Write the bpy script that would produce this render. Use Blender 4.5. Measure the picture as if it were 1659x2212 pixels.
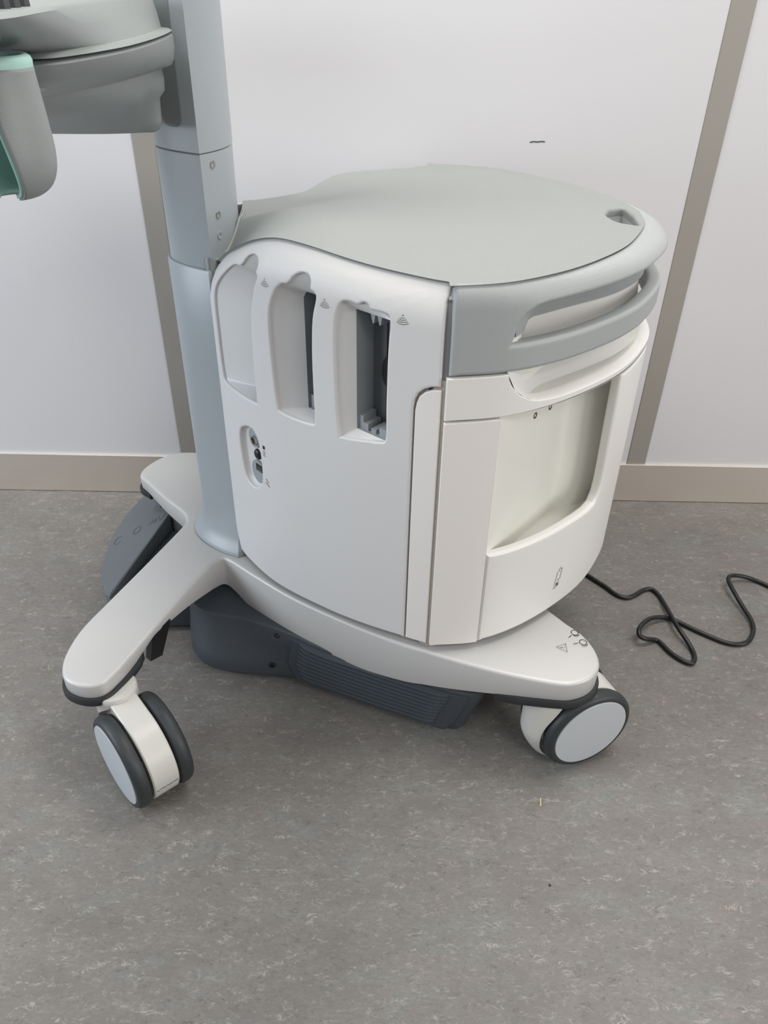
import bpy, bmesh, math
import numpy as np
from mathutils import Vector, Matrix

for o in list(bpy.data.objects): bpy.data.objects.remove(o)
SC = bpy.context.scene
COL = SC.collection
R = math.radians

# ------------------------------------------------------------------ camera
TH, RO = R(34.7), R(1.03)
fw = Vector((0, math.cos(TH), -math.sin(TH)))
r0 = Vector((1, 0, 0)); u0 = r0.cross(fw)
rt = math.cos(RO)*r0 + math.sin(RO)*u0
up = -math.sin(RO)*r0 + math.cos(RO)*u0
cd = bpy.data.cameras.new('camera'); cam = bpy.data.objects.new('camera', cd); COL.objects.link(cam)
cd.sensor_fit = 'HORIZONTAL'; cd.sensor_width = 36.0; cd.lens = 1661.0/1659.0*36.0
cd.clip_start = 0.02
m = Matrix((rt, up, -fw)).transposed().to_4x4(); m.translation = (0, 0, 1.05)
cam.matrix_world = m
SC.camera = cam

# ------------------------------------------------------------------ world and lights
w = bpy.data.worlds.new('world'); SC.world = w; w.use_nodes = True
bg = w.node_tree.nodes['Background']
bg.inputs['Color'].default_value = (0.93, 0.95, 1.0, 1); bg.inputs['Strength'].default_value = 0.17

def area(name, loc, rot, sx, sy, power, col):
    l = bpy.data.lights.new(name, 'AREA'); l.shape = 'RECTANGLE'; l.size = sx; l.size_y = sy
    l.energy = power; l.color = col
    o = bpy.data.objects.new(name, l); COL.objects.link(o); o.location = loc; o.rotation_euler = rot
    return o
area('ceiling_light_panel', (0.8, 1.1, 2.6), (0, 0, 0), 1.2, 0.6, 25, (1.0, 0.97, 0.93))
area('ceiling_light_panel', (-1.1, 1.0, 2.6), (0, 0, 0), 1.2, 0.6, 29, (1.0, 0.97, 0.92))
area('ceiling_light_panel', (1.1, -1.2, 2.6), (0, 0, 0), 1.2, 0.6, 22, (1.0, 0.97, 0.93))
area('ceiling_light_panel', (-1.0, -1.2, 2.6), (0, 0, 0), 1.2, 0.6, 10, (1.0, 0.98, 0.95))
area('window_and_side_fill', (-2.8, 0.3, 1.3), (0, R(-90), 0), 1.4, 1.6, 46, (0.81, 0.90, 1.0))  # window on the left, source of the bluish daylight
area('window_and_side_fill', (3.0, -1.0, 1.4), (0, R(90), 0), 1.6, 2.2, 50, (1.0, 0.98, 0.96))  # added soft fill on the right for upright faces, not a real window

vs = SC.view_settings
vs.view_transform = 'Standard'; vs.look = 'None'; vs.gamma = 1.0; vs.use_curve_mapping = False
vs.exposure = 0.31

# ------------------------------------------------------------------ materials
def lin(c): return tuple(((v/255)/12.92 if v/255 <= 0.04045 else ((v/255+0.055)/1.055)**2.4) for v in c)
def mat(name, rgb, rough=0.5, metal=0.0, bump=0.0, bscale=900, coat=0.0, var=0.0, vscale=3.0, spec=0.5):
    m = bpy.data.materials.new(name); m.use_nodes = True
    nt = m.node_tree; b = nt.nodes['Principled BSDF']
    c = lin(rgb)
    b.inputs['Base Color'].default_value = (*c, 1)
    b.inputs['Roughness'].default_value = rough; b.inputs['Metallic'].default_value = metal
    b.inputs['Coat Weight'].default_value = coat; b.inputs['Specular IOR Level'].default_value = spec
    tc = nt.nodes.new('ShaderNodeTexCoord')
    if bump:
        n = nt.nodes.new('ShaderNodeTexNoise'); n.inputs['Scale'].default_value = bscale; n.inputs['Detail'].default_value = 2
        nt.links.new(tc.outputs['Object'], n.inputs['Vector'])
        bp = nt.nodes.new('ShaderNodeBump'); bp.inputs['Strength'].default_value = bump; bp.inputs['Distance'].default_value = 0.0006
        nt.links.new(n.outputs['Fac'], bp.inputs['Height']); nt.links.new(bp.outputs['Normal'], b.inputs['Normal'])
    n2 = nt.nodes.new('ShaderNodeTexNoise'); n2.inputs['Scale'].default_value = vscale; n2.inputs['Detail'].default_value = 3
    nt.links.new(tc.outputs['Object'], n2.inputs['Vector'])
    r = nt.nodes.new('ShaderNodeMapRange'); r.inputs['To Min'].default_value = 1-var-0.008; r.inputs['To Max'].default_value = 1+var+0.008
    nt.links.new(n2.outputs['Fac'], r.inputs['Value'])
    mx = nt.nodes.new('ShaderNodeMix'); mx.data_type = 'RGBA'; mx.blend_type = 'MULTIPLY'; mx.inputs[0].default_value = 1
    mx.inputs[6].default_value = (*c, 1); nt.links.new(r.outputs['Result'], mx.inputs[7])
    nt.links.new(mx.outputs[2], b.inputs['Base Color'])
    return m
M = {}
M['side'] = mat('satin_grey_white_plastic', (214, 213, 212), 0.42, bump=0.25, bscale=1400)
M['white'] = mat('smooth_white_plastic', (232, 230, 226), 0.32)
M['strip'] = mat('warm_white_plastic', (232, 228, 224), 0.35)
M['bin'] = mat('cream_white_plastic', (233, 232, 224), 0.3)
M['lid'] = mat('light_grey_green_plastic', (145, 149, 147), 0.5, bump=0.4, bscale=1600)
M['band'] = mat('mid_grey_plastic', (166, 170, 170), 0.42, bump=0.4, bscale=1600)
M['column'] = mat('grey_painted_metal', (156, 163, 167), 0.34, bump=0.1)
M['chassis'] = mat('silver_grey_paint', (193, 192, 190), 0.42, metal=0.15, bump=0.2, bscale=1500)
M['dark'] = mat('dark_slate_plastic', (58, 64, 70), 0.55, bump=0.5, bscale=900)
M['pedal'] = mat('slate_grey_pedal_plastic', (94, 99, 103), 0.6, bump=0.5, bscale=900)
M['rubber'] = mat('black_rubber', (38, 41, 43), 0.55, bump=0.3, bscale=500)
M['tyre'] = mat('grey_black_tyre_rubber', (47, 51, 53), 0.5, bump=0.3, bscale=400, var=0.08, vscale=40)
M['hub'] = mat('pale_grey_hub_plastic', (190, 195, 200), 0.4)
M['fork'] = mat('off_white_castor_plastic', (204, 202, 196), 0.35)
M['slot'] = mat('grey_connector_housing', (150, 155, 158), 0.5)
M['slotdark'] = mat('charcoal_connector', (96, 98, 102), 0.5)
M['black'] = mat('black_plastic', (18, 18, 20), 0.4)
M['ink'] = mat('black_print', (30, 30, 32), 0.6)
M['embossed'] = mat('dark_grey_print', (74, 79, 84), 0.6)
M['steel'] = mat('bare_steel_screw', (178, 176, 170), 0.3, metal=0.9)
M['brass'] = mat('brown_recessed_screw', (92, 66, 44), 0.4, metal=0.5)
M['console'] = mat('grey_console_plastic', (134, 139, 138), 0.45, bump=0.3, bscale=1500)
M['console_dark'] = mat('recess_grey_plastic', (118, 124, 124), 0.5)
M['mint'] = mat('mint_green_liner', (168, 206, 196), 0.45)
M['gasket'] = mat('grey_gasket', (120, 120, 120), 0.6)
M['dust'] = mat('dusty_seam', (160, 150, 138), 0.8, var=0.2, vscale=200)
M['cord'] = mat('black_cable_sheath', (24, 25, 26), 0.4)
M['trim'] = mat('taupe_wall_trim', (154, 149, 142), 0.55, var=0.03)
M['knob'] = mat('dark_knob_rubber', (62, 64, 66), 0.7)
M['straw'] = mat('pale_straw', (214, 200, 150), 0.7)

def wall_mat():
    m = mat('white_wall_laminate', (216, 215, 217), 0.3, var=0.012, vscale=1.3, spec=0.35)
    return m
M['wall'] = wall_mat()

def floor_mat():
    m = bpy.data.materials.new('marbled_grey_linoleum'); m.use_nodes = True
    nt = m.node_tree; b = nt.nodes['Principled BSDF']; N = nt.nodes; Lk = nt.links
    tc = N.new('ShaderNodeTexCoord')
    def noise(sc, st, det, rough=0.6, dist=0.0, off=0.0):
        mp = N.new('ShaderNodeMapping'); mp.inputs['Scale'].default_value = st; mp.inputs['Location'].default_value = (off, off*0.7, 0)
        Lk.new(tc.outputs['Object'], mp.inputs['Vector'])
        n = N.new('ShaderNodeTexNoise'); n.inputs['Scale'].default_value = sc; n.inputs['Detail'].default_value = det
        n.inputs['Roughness'].default_value = rough; n.inputs['Distortion'].default_value = dist
        Lk.new(mp.outputs['Vector'], n.inputs['Vector']); return n
    def ramp(n, a, bb, ca, cb):
        r = N.new('ShaderNodeValToRGB'); e = r.color_ramp.elements
        e[0].position = a; e[0].color = (*ca, 1); e[1].position = bb; e[1].color = (*cb, 1)
        Lk.new(n.outputs['Fac'], r.inputs['Fac']); return r
    big = ramp(noise(9, (1.0, 1.9, 1), 5, 0.6, 0.5), 0.34, 0.68, lin((116, 112, 108)), lin((129, 125, 120)))
    fine = ramp(noise(130, (1.0, 2.0, 1), 4, 0.75, 0.8, 1.3), 0.40, 0.62, (0, 0, 0), (1, 1, 1))
    grn = ramp(noise(11, (1, 1.6, 1), 4, 0.6, 0.4, 12.0), 0.52, 0.66, (0, 0, 0), (1, 1, 1))
    def fleck(sc, off, wid, mlo, mhi):
        n = noise(sc, (1.0, 2.1, 1), 3, 0.6, 1.2, off)
        sb = N.new('ShaderNodeMath'); sb.operation = 'SUBTRACT'; sb.inputs[1].default_value = 0.5; Lk.new(n.outputs['Fac'], sb.inputs[0])
        ab = N.new('ShaderNodeMath'); ab.operation = 'ABSOLUTE'; Lk.new(sb.outputs[0], ab.inputs[0])
        r = N.new('ShaderNodeMapRange'); r.inputs['From Min'].default_value = 0; r.inputs['From Max'].default_value = wid
        r.inputs['To Min'].default_value = 1; r.inputs['To Max'].default_value = 0; Lk.new(ab.outputs[0], r.inputs['Value'])
        mk = ramp(noise(sc*0.9, (1.0, 2.0, 1), 2, 0.5, 0.0, off+5.5), mlo, mhi, (0, 0, 0), (1, 1, 1))
        mu = N.new('ShaderNodeMath'); mu.operation = 'MULTIPLY'; Lk.new(r.outputs['Result'], mu.inputs[0]); Lk.new(mk.outputs['Color'], mu.inputs[1])
        class O: pass
        o = O(); o.outputs = {'Color': mu.outputs[0]}; return o
    flk = fleck(40, 3.1, 0.032, 0.53, 0.65)
    flk2 = fleck(70, 9.4, 0.045, 0.55, 0.66)
    drk = fleck(38, 17.7, 0.028, 0.55, 0.66)
    drk2 = fleck(85, 27.2, 0.045, 0.56, 0.66)
    def mix(a, fac, col, amt):
        mm = N.new('ShaderNodeMath'); mm.operation = 'MULTIPLY'; mm.inputs[1].default_value = amt
        Lk.new(fac.outputs['Color'], mm.inputs[0])
        x = N.new('ShaderNodeMix'); x.data_type = 'RGBA'
        Lk.new(mm.outputs[0], x.inputs[0]); Lk.new(a, x.inputs[6]); x.inputs[7].default_value = (*lin(col), 1)
        return x.outputs[2]
    c = mix(big.outputs['Color'], grn, (124, 127, 122), 0.75)
    c = mix(c, fine, (104, 101, 98), 0.55)
    c = mix(c, flk, (174, 169, 160), 0.7)
    c = mix(c, flk2, (164, 160, 152), 0.55)
    c = mix(c, drk, (80, 77, 75), 0.7)
    c = mix(c, drk2, (84, 82, 80), 0.6)
    Lk.new(c, b.inputs['Base Color'])
    b.inputs['Roughness'].default_value = 0.5; b.inputs['Specular IOR Level'].default_value = 0.35
    n = noise(300, (1, 1, 1), 2)
    bp = N.new('ShaderNodeBump'); bp.inputs['Strength'].default_value = 0.15; bp.inputs['Distance'].default_value = 0.001
    Lk.new(n.outputs['Fac'], bp.inputs['Height']); Lk.new(bp.outputs['Normal'], b.inputs['Normal'])
    return m
M['floor'] = floor_mat()

def steel_mat():
    m = bpy.data.materials.new('brushed_stainless_steel'); m.use_nodes = True
    nt = m.node_tree; b = nt.nodes['Principled BSDF']
    b.inputs['Metallic'].default_value = 0.8; b.inputs['Base Color'].default_value = (*lin((236, 228, 219)), 1)
    b.inputs['Roughness'].default_value = 0.34
    tc = nt.nodes.new('ShaderNodeTexCoord'); mp = nt.nodes.new('ShaderNodeMapping'); mp.inputs['Scale'].default_value = (3, 3, 500)
    n = nt.nodes.new('ShaderNodeTexNoise'); n.inputs['Scale'].default_value = 2
    nt.links.new(tc.outputs['Object'], mp.inputs['Vector']); nt.links.new(mp.outputs['Vector'], n.inputs['Vector'])
    r = nt.nodes.new('ShaderNodeMapRange'); r.inputs['To Min'].default_value = 0.26; r.inputs['To Max'].default_value = 0.46
    nt.links.new(n.outputs['Fac'], r.inputs['Value']); nt.links.new(r.outputs['Result'], b.inputs['Roughness'])
    bp = nt.nodes.new('ShaderNodeBump'); bp.inputs['Strength'].default_value = 0.06; bp.inputs['Distance'].default_value = 0.002
    nt.links.new(n.outputs['Fac'], bp.inputs['Height']); nt.links.new(bp.outputs['Normal'], b.inputs['Normal'])
    return m
M['stainless'] = steel_mat()

# ------------------------------------------------------------------ helpers
def finish(me, smooth=40):
    for p in me.polygons: p.use_smooth = True
    me.set_sharp_from_angle(angle=R(smooth))
def obj(name, me, material, parent=None, label=None, smooth=40, wn=False):
    if isinstance(me, bmesh.types.BMesh):
        bm = me; me = bpy.data.meshes.new(name)
        bmesh.ops.recalc_face_normals(bm, faces=bm.faces[:]); bm.to_mesh(me); bm.free()
    if smooth is not None: finish(me, smooth)
    me.materials.clear(); me.materials.append(M[material])
    o = bpy.data.objects.new(name, me); COL.objects.link(o)
    if parent is not None: child(o, parent)
    if label: o['label'] = label
    if wn:
        mo = o.modifiers.new('wn', 'WEIGHTED_NORMAL'); mo.keep_sharp = True; mo.weight = 60
    return o
def wmat(o):
    mm = o.matrix_basis.copy()
    if o.parent: mm = wmat(o.parent) @ o.matrix_parent_inverse @ mm
    return mm
def child(o, p):
    o.parent = p; o.matrix_parent_inverse = wmat(p).inverted()
def tag(o, label, cat, group=None):
    o['label'] = label; o['category'] = cat
    if group: o['group'] = group
def struct(o, label, cat=None):
    o['kind'] = 'structure'; o['label'] = label; o['category'] = cat or 'structure'
def box(bm, lo, hi, bev=0.0):
    g = bmesh.ops.create_cube(bm, size=1.0)['verts']
    for v in g:
        v.co = Vector([lo[i] + (v.co[i]+0.5)*(hi[i]-lo[i]) for i in range(3)])
    if bev:
        es = list({e for v in g for e in v.link_edges})
        bmesh.ops.bevel(bm, geom=es, offset=bev, segments=2, affect='EDGES', profile=0.5)
def cr(pts, n=12, closed=False):
    P = np.array(pts, float)
    Q = np.vstack([P[-1], P, P[0], P[1]]) if closed else np.vstack([2*P[0]-P[1], P, 2*P[-1]-P[-2]])
    out = []
    for i in range(1, len(Q)-2):
        a, b, c, d = Q[i-1:i+3]
        for t in np.linspace(0, 1, n, endpoint=False):
            out.append(.5*((2*b)+(c-a)*t+(2*a-5*b+4*c-d)*t*t+(-a+3*b-3*c+d)*t**3))
    if not closed: out.append(P[-1])
    return np.array(out)
def rounded(pts, rad, n=6):
    """fillet the corners of a closed polygon; rad is one radius or one per corner"""
    out = []; k = len(pts)
    for i in range(k):
        r = rad if np.isscalar(rad) else rad[i]
        p = np.array(pts[i], float); a = np.array(pts[i-1], float)-p; b = np.array(pts[(i+1) % k], float)-p
        la, lb = np.linalg.norm(a), np.linalg.norm(b)
        if r <= 0: out.append(p); continue
        a /= la; b /= lb
        ang = math.acos(max(-1, min(1, float(a@b))))
        if ang > 3.05: out.append(p); continue
        d = min(r/math.tan(ang/2), la*0.48, lb*0.48)
        p0, p1 = p+a*d, p+b*d
        for t in np.linspace(0, 1, n): out.append((1-t)**2*p0+2*t*(1-t)*p+t*t*p1)
    return np.array(out)
def slab2d(outlines, thick, bev, res=2):
    """flat plate with holes and rounded edges, outline in XY, top face at Z=0, going down"""
    c = bpy.data.curves.new('tmp', 'CURVE'); c.dimensions = '2D'; c.fill_mode = 'BOTH'
    for pts in outlines:
        s = c.splines.new('POLY'); s.points.add(len(pts)-1)
        for i, p in enumerate(pts): s.points[i].co = (p[0], p[1], 0, 1)
        s.use_cyclic_u = True
    c.extrude = max(thick/2-bev, 1e-4); c.bevel_depth = bev; c.bevel_resolution = res; c.offset = -bev
    o = bpy.data.objects.new('tmp', c); COL.objects.link(o)
    dg = bpy.context.evaluated_depsgraph_get(); me = bpy.data.meshes.new_from_object(o.evaluated_get(dg))
    bpy.data.objects.remove(o); bpy.data.curves.remove(c)
    bm = bmesh.new(); bm.from_mesh(me); bpy.data.meshes.remove(me)
    bmesh.ops.remove_doubles(bm, verts=bm.verts[:], dist=2e-5)
    for v in bm.verts: v.co.z -= thick/2
    return bm
def slice_bm(bm, us=(), vs_=()):
    for u in us: bmesh.ops.bisect_plane(bm, geom=bm.verts[:]+bm.edges[:]+bm.faces[:], plane_co=(u, 0, 0), plane_no=(1, 0, 0), dist=1e-6)
    for v in vs_: bmesh.ops.bisect_plane(bm, geom=bm.verts[:]+bm.edges[:]+bm.faces[:], plane_co=(0, v, 0), plane_no=(0, 1, 0), dist=1e-6)
def mapped_panel(name, outlines, fmap, material, parent, thick=0.01, bev=0.003, us=(), vs_=(), label=None):
    bm = slab2d(outlines, thick, bev)
    slice_bm(bm, us, vs_)
    for v in bm.verts: v.co = Vector(fmap(v.co.x, v.co.y, v.co.z))
    return obj(name, bm, material, parent, label, smooth=38, wn=True)
def loft(bm, rings, closed=True, cap0=False, cap1=False):
    vr = [[bm.verts.new(tuple(p)) for p in r] for r in rings]
    n = len(rings[0])
    for a, b in zip(vr[:-1], vr[1:]):
        for i in range(n if closed else n-1):
            j = (i+1) % n
            bm.faces.new((a[i], a[j], b[j], b[i]))
    if cap0: bm.faces.new(vr[0][::-1])
    if cap1: bm.faces.new(vr[-1])
    return vr
def lathe(bm, prof, mtx=Matrix(), n=40, a0=0.0, a1=2*math.pi, closed=True):
    """profile (r, h) round local Z"""
    rings = []
    k = n if closed else n+1
    for r, h in prof:
        rings.append([mtx @ Vector((r*math.cos(a0+(a1-a0)*i/n), r*math.sin(a0+(a1-a0)*i/n), h)) for i in range(k)])
    loft(bm, rings, closed)
def tube(bm, pts, r, n=10):
    P = [Vector(p) for p in pts]; rings = []; prev = None
    for i, p in enumerate(P):
        t = (P[min(i+1, len(P)-1)]-P[max(i-1, 0)]).normalized()
        if prev is None: a = t.orthogonal().normalized()
        else: a = (prev-t*prev.dot(t)).normalized()
        prev = a; b = t.cross(a)
        rings.append([p+(a*math.cos(2*math.pi*k/n)+b*math.sin(2*math.pi*k/n))*r for k in range(n)])
    loft(bm, rings, True, True, True)
def offset_closed(P, d):
    """inset a CCW closed 2D outline by d (positive = inwards)"""
    P = np.array(P); t = np.roll(P, -1, 0)-np.roll(P, 1, 0); t /= np.linalg.norm(t, axis=1)[:, None]
    return P+np.stack([-t[:, 1], t[:, 0]], 1)*d
class Path:
    """plan curve walked by arc length, with outward normals"""
    def __init__(s, pts, flip=1):
        s.p = np.array(pts); s.L = np.concatenate([[0], np.cumsum(np.linalg.norm(np.diff(s.p, axis=0), axis=1))]); s.flip = flip
        t = np.gradient(s.p, axis=0); t /= np.linalg.norm(t, axis=1)[:, None]
        s.n = np.stack([t[:, 1], -t[:, 0]], 1)*flip; s.t = t; s.len = s.L[-1]
    def at(s, u, d=0.0):
        x = np.array([np.interp(u, s.L, s.p[:, k]) for k in (0, 1)]); n = np.array([np.interp(u, s.L, s.n[:, k]) for k in (0, 1)])
        n /= np.linalg.norm(n)
        if u < 0: x = x+s.t[0]*u
        if u > s.len: x = x+s.t[-1]*(u-s.len)
        return x+n*d
def ribbon(bm, pts, wd, fmap, h=0.0006, closed=False):
    """a printed line of width wd on a mapped surface (points in u, v)"""
    P = np.array(pts, float); k = len(P)
    L, Rr = [], []
    for i in range(k):
        if closed: t = P[(i+1) % k]-P[i-1]
        else: t = P[min(i+1, k-1)]-P[max(i-1, 0)]
        t = t/np.linalg.norm(t); n = np.array([-t[1], t[0]])*wd/2
        L.append(bm.verts.new(fmap(*(P[i]+n), h))); Rr.append(bm.verts.new(fmap(*(P[i]-n), h)))
    for i in range(k if closed else k-1):
        j = (i+1) % k; bm.faces.new((L[i], L[j], Rr[j], Rr[i]))
def disc(bm, c, rx, ry, fmap, h=0.0006, n=18):
    bm.faces.new([bm.verts.new(fmap(c[0]+rx*math.cos(a), c[1]+ry*math.sin(a), h)) for a in np.linspace(0, 2*math.pi, n, endpoint=False)])
def arc(cx, cy, r, a0, a1, n=14, ry=None):
    ry = ry or r
    return [(cx+r*math.cos(R(a)), cy+ry*math.sin(R(a))) for a in np.linspace(a0, a1, n)]
def sstep(x): x = max(0.0, min(1.0, x)); return x*x*(3-2*x)
def frame_mtx(p, n):
    """matrix with local Z along n at p"""
    z = Vector(n).normalized(); x = Vector((0, 0, 1)).cross(z)
    x = x.normalized() if x.length > 1e-3 else Vector((1, 0, 0)); y = z.cross(x)
    mm = Matrix((x, y, z)).transposed().to_4x4(); mm.translation = Vector(p); return mm

# ------------------------------------------------------------------ room
YW = 1.593
bm = bmesh.new(); box(bm, (-3.2, -2.5, -0.05), (3.2, YW+0.1, 0.0))
struct(obj('floor', bm, 'floor', smooth=None), 'grey marbled linoleum floor', 'floor')
bm = bmesh.new(); box(bm, (-3.2, YW+0.004, 0.0), (3.2, YW+0.1, 2.7))
wall = obj('wall_back', bm, 'trim', smooth=None); struct(wall, 'white laminate panelled wall behind the machine', 'wall')
for x0, x1 in ((-3.2, -0.4885), (-0.4465, 0.580), (0.6235, 3.2)):
    bm = bmesh.new(); box(bm, (x0, YW-0.004, 0.098), (x1, YW+0.006, 2.7), 0.0008)
    obj('wall_panel', bm, 'wall', wall, smooth=None)
bm = bmesh.new()
ribbon(bm, [(0.262, 0.802), (0.268, 0.8035), (0.276, 0.803), (0.283, 0.804), (0.29, 0.8035)], 0.0022, lambda u, v, h: (u, YW-0.0045, v))
obj('scuff_mark', bm, 'embossed', wall, 'short dark scuff on the white wall', smooth=None)
for i, (x0, x1) in enumerate(((-0.4885, -0.4465), (0.580, 0.6235))):
    bm = bmesh.new(); box(bm, (x0, YW-0.006, 0.1), (x1, YW+0.006, 2.7), 0.001)
    struct(obj('trim_%d' % (i+1), bm, 'trim', smooth=None), ('taupe vertical joint strip behind the column', 'taupe vertical joint strip right of the machine')[i], 'trim')
bm = bmesh.new(); box(bm, (-3.2, YW-0.010, 0.001), (3.2, YW+0.006, 0.104), 0.001)
struct(obj('baseboard_back', bm, 'stainless', smooth=None), 'brushed stainless steel baseboard along the wall', 'baseboard')

# ------------------------------------------------------------------ the ultrasound cart
AX = 1.19                                   # the cart's middle line (y)
cart = bpy.data.objects.new('ultrasound_cart', None); COL.objects.link(cart); cart.location = (0.0, AX, 0.0)
tag(cart, 'white and grey wheeled ultrasound machine standing by the wall', 'ultrasound machine')

SIDE = Path(cr([(-.268, 1.105), (-.235, 1.05), (-.175, .981), (-.093, .923), (-.03, .888), (.034, .860), (.066, .847)], 16))
half = cr([(.071, .842), (.146, .854), (.212, .887), (.279, .94), (.335, 1.0), (.38, 1.075), (.401, 1.13), (.41, AX)], 14)
BOW = Path(np.vstack([half, [(x, 2*AX-y) for x, y in half[-2::-1]]]))
BL = BOW.len/2
FARSIDE = Path(cr([(.066, 1.532), (-.01, 1.470), (-.075, 1.388), (-.14, 1.304), (-.20, 1.247), (-.262, 1.226)], 16))
SEAM_S = [-.02, 0.0, 0.03, 0.06, 0.09, 0.14, 0.19, 0.245, 0.32, 0.40, 0.44]
SEAM_Z = [.700, .708, .720, .737, .751, .772, .784, .783, .775, .769, .768]
seam_c = cr(np.stack([SEAM_S, SEAM_Z], 1), 8)
def seam(s): return float(np.interp(s, seam_c[:, 0], seam_c[:, 1]))

# ---- chassis
ctl = [  # x, y, z top, z bottom
 (-.372, 1.176, .210, .165), (-.376, 1.15, .210, .165), (-.410, 1.055, .208, .168), (-.452, .952, .202, .168), (-.476, .892, .198, .168),
 (-.484, .845, .194, .166), (-.480, .812, .193, .165), (-.466, .788, .193, .165), (-.437, .776, .193, .165), (-.411, .782, .193, .165),
 (-.395, .808, .194, .166), (-.382, .840, .196, .169), (-.371, .866, .199, .178), (-.359, .894, .203, .186), (-.343, .934, .206, .180), (-.326, .977, .209, .172),
 (-.307, 1.020, .211, .162), (-.295, 1.046, .212, .155), (-.283, 1.060, .212, .150), (-.266, 1.052, .212, .142), (-.220, 1.013, .212, .122),
 (-.146, .956, .211, .116), (-.052, .899, .210, .118), (.028, .858, .209, .128), (.071, .841, .209, .136), (.119, .822, .209, .147),
 (.184, .801, .208, .161), (.254, .786, .206, .168), (.284, .786, .206, .168), (.313, .800, .206, .168), (.329, .825, .206, .168),
 (.329, .856, .207, .168), (.315, .888, .209, .168), (.288, .92, .210, .165), (.25, .98, .210, .15), (.235, 1.08, .210, .15)]
mir = [(x, 2*AX-y, a, b) for x, y, a, b in ctl[::-1] if x > -.285 and y < AX]
far = [(-.292, 1.34, .212, .155), (-.31, 1.365, .21, .17), (-.36, 1.415, .204, .18), (-.395, 1.441, .198, .17), (-.42, 1.453, .195, .166), (-.455, 1.450, .194, .165),
       (-.487, 1.425, .194, .165), (-.508, 1.385, .194, .165), (-.508, 1.352, .195, .166), (-.485, 1.322, .198, .168), (-.43, 1.252, .206, .168), (-.385, 1.203, .210, .165)]
ring = cr(ctl + [(.235, AX, .21, .15)] + mir + far, 6, closed=True)
area2 = np.sum(ring[:, 0]*np.roll(ring[:, 1], -1)-np.roll(ring[:, 0], -1)*ring[:, 1])
if area2 < 0: ring = ring[::-1]
def chring(ins, f):
    q = offset_closed(ring[:, :2], ins)
    return [(q[i, 0], q[i, 1], f(ring[i, 2], ring[i, 3])) for i in range(len(ring))]
bm = bmesh.new()
vr = loft(bm, [chring(0.008, lambda a, b: b), chring(0.001, lambda a, b: b+0.001), chring(0.0, lambda a, b: b+0.004), chring(-.0002, lambda a, b: a-0.0050),
               chring(0.0006, lambda a, b: a-0.0028), chring(0.0018, lambda a, b: a-0.0012), chring(0.0038, lambda a, b: a-0.0003), chring(0.007, lambda a, b: a)])
for rg in (vr[0], vr[-1]):
    es = [bm.edges.get((rg[i], rg[(i+1) % len(rg)])) for i in range(len(rg))]
    bmesh.ops.triangle_fill(bm, edges=es, use_beauty=True)
chassis = obj('chassis', bm, 'chassis', cart, 'silver grey four-armed base', smooth=50)

# rubber bumpers round the arm tips
def bumper(xr):
    P = ring; idx = [i for i in range(len(P)) if xr(P[i, 0], P[i, 1])]
    k = next(i for i in idx if (i-1) % len(P) not in idx); seq = []
    while k in idx: seq.append(k); k = (k+1) % len(P)
    q = offset_closed(P[:, :2], 0); rings = []
    for n_, i in enumerate(seq):
        e = min(1.0, min(n_, len(seq)-1-n_)/3.0); row = []
        for ins, dz in ((0.006, 0.003), (-.0035*e, 0.002), (-.0055*e, -.002), (-.0055*e, -.009), (-.003*e, -.0125), (0.006, -.0135)):
            w_ = offset_closed(P[:, :2], ins)[i]; row.append((w_[0], w_[1], P[i, 3]+dz))
        rings.append(row)
    bm = bmesh.new(); loft(bm, rings, True, True, True)
    return obj('bumper', bm, 'rubber', cart, 'black rubber bumper strip')
bumper(lambda x, y: x < -.372 and y < .9)
bumper(lambda x, y: x > .17 and y < .905)
bumper(lambda x, y: x < -.40 and y > 1.32)
bumper(lambda x, y: x > .17 and y > 2*AX-.905)

# ---- dark housing beneath
hp = [(-.354, 1.10), (-.354, 1.05), (-.343, 1.005), (-.315, .972), (-.265, .954), (-.20, .949), (-.150, .943), (-.09, .920), (-.02, .890), (.05, .862), (.112, .838), (.135, .842), (.152, .87), (.17, .98), (.18, AX)]
ht = [(-.352, 1.10), (-.352, 1.065), (-.340, 1.030), (-.305, 1.006), (-.250, .993), (-.20, .976), (-.150, .953), (-.09, .920), (-.02, .890), (.05, .860), (.125, .832), (.158, .834), (.178, .87), (.19, .98), (.195, AX)]
def hclose(q):
    q = cr(q + [(x, 2*AX-y) for x, y in q[-2::-1]], 8)
    return q[::-1] if np.sum(q[:, 0]*np.roll(q[:, 1], -1)-np.roll(q[:, 0], -1)*q[:, 1]) < 0 else q
hb_, ht_ = hclose(hp), hclose(ht)
def hring(z, ins):
    k = sstep((z-.045)/.085); q = offset_closed(hb_*(1-k)+ht_*k, ins); return [(x, y, z) for x, y in q]
bm = bmesh.new()
loft(bm, [hring(.026, .03), hring(.027, .018), hring(.030, .008), hring(.036, .003), hring(.045, .0), hring(.07, 0), hring(.10, 0), hring(.128, 0), hring(.1315, .002), hring(.1325, .006)], True, True, True)
housing = obj('base_housing', bm, 'dark', cart, 'dark slate plastic housing under the base', smooth=50)
bm = bmesh.new(); box(bm, (-.26, 1.06, .13), (.2, 1.32, .2), .005)
obj('housing_riser', bm, 'dark', housing)
HN, HT = Path(cr(hp[2:12], 12)), Path(cr(ht[2:12], 12))
hs = lambda x: float(np.interp(x, HN.p[:, 0], HN.L))
def hmap(u, z, h):
    k = sstep((z-.045)/.085); a = HN.at(u, h); b = HT.at(u/HN.len*HT.len, h); p = a*(1-k)+b*k; return (p[0], p[1], z)
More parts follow.
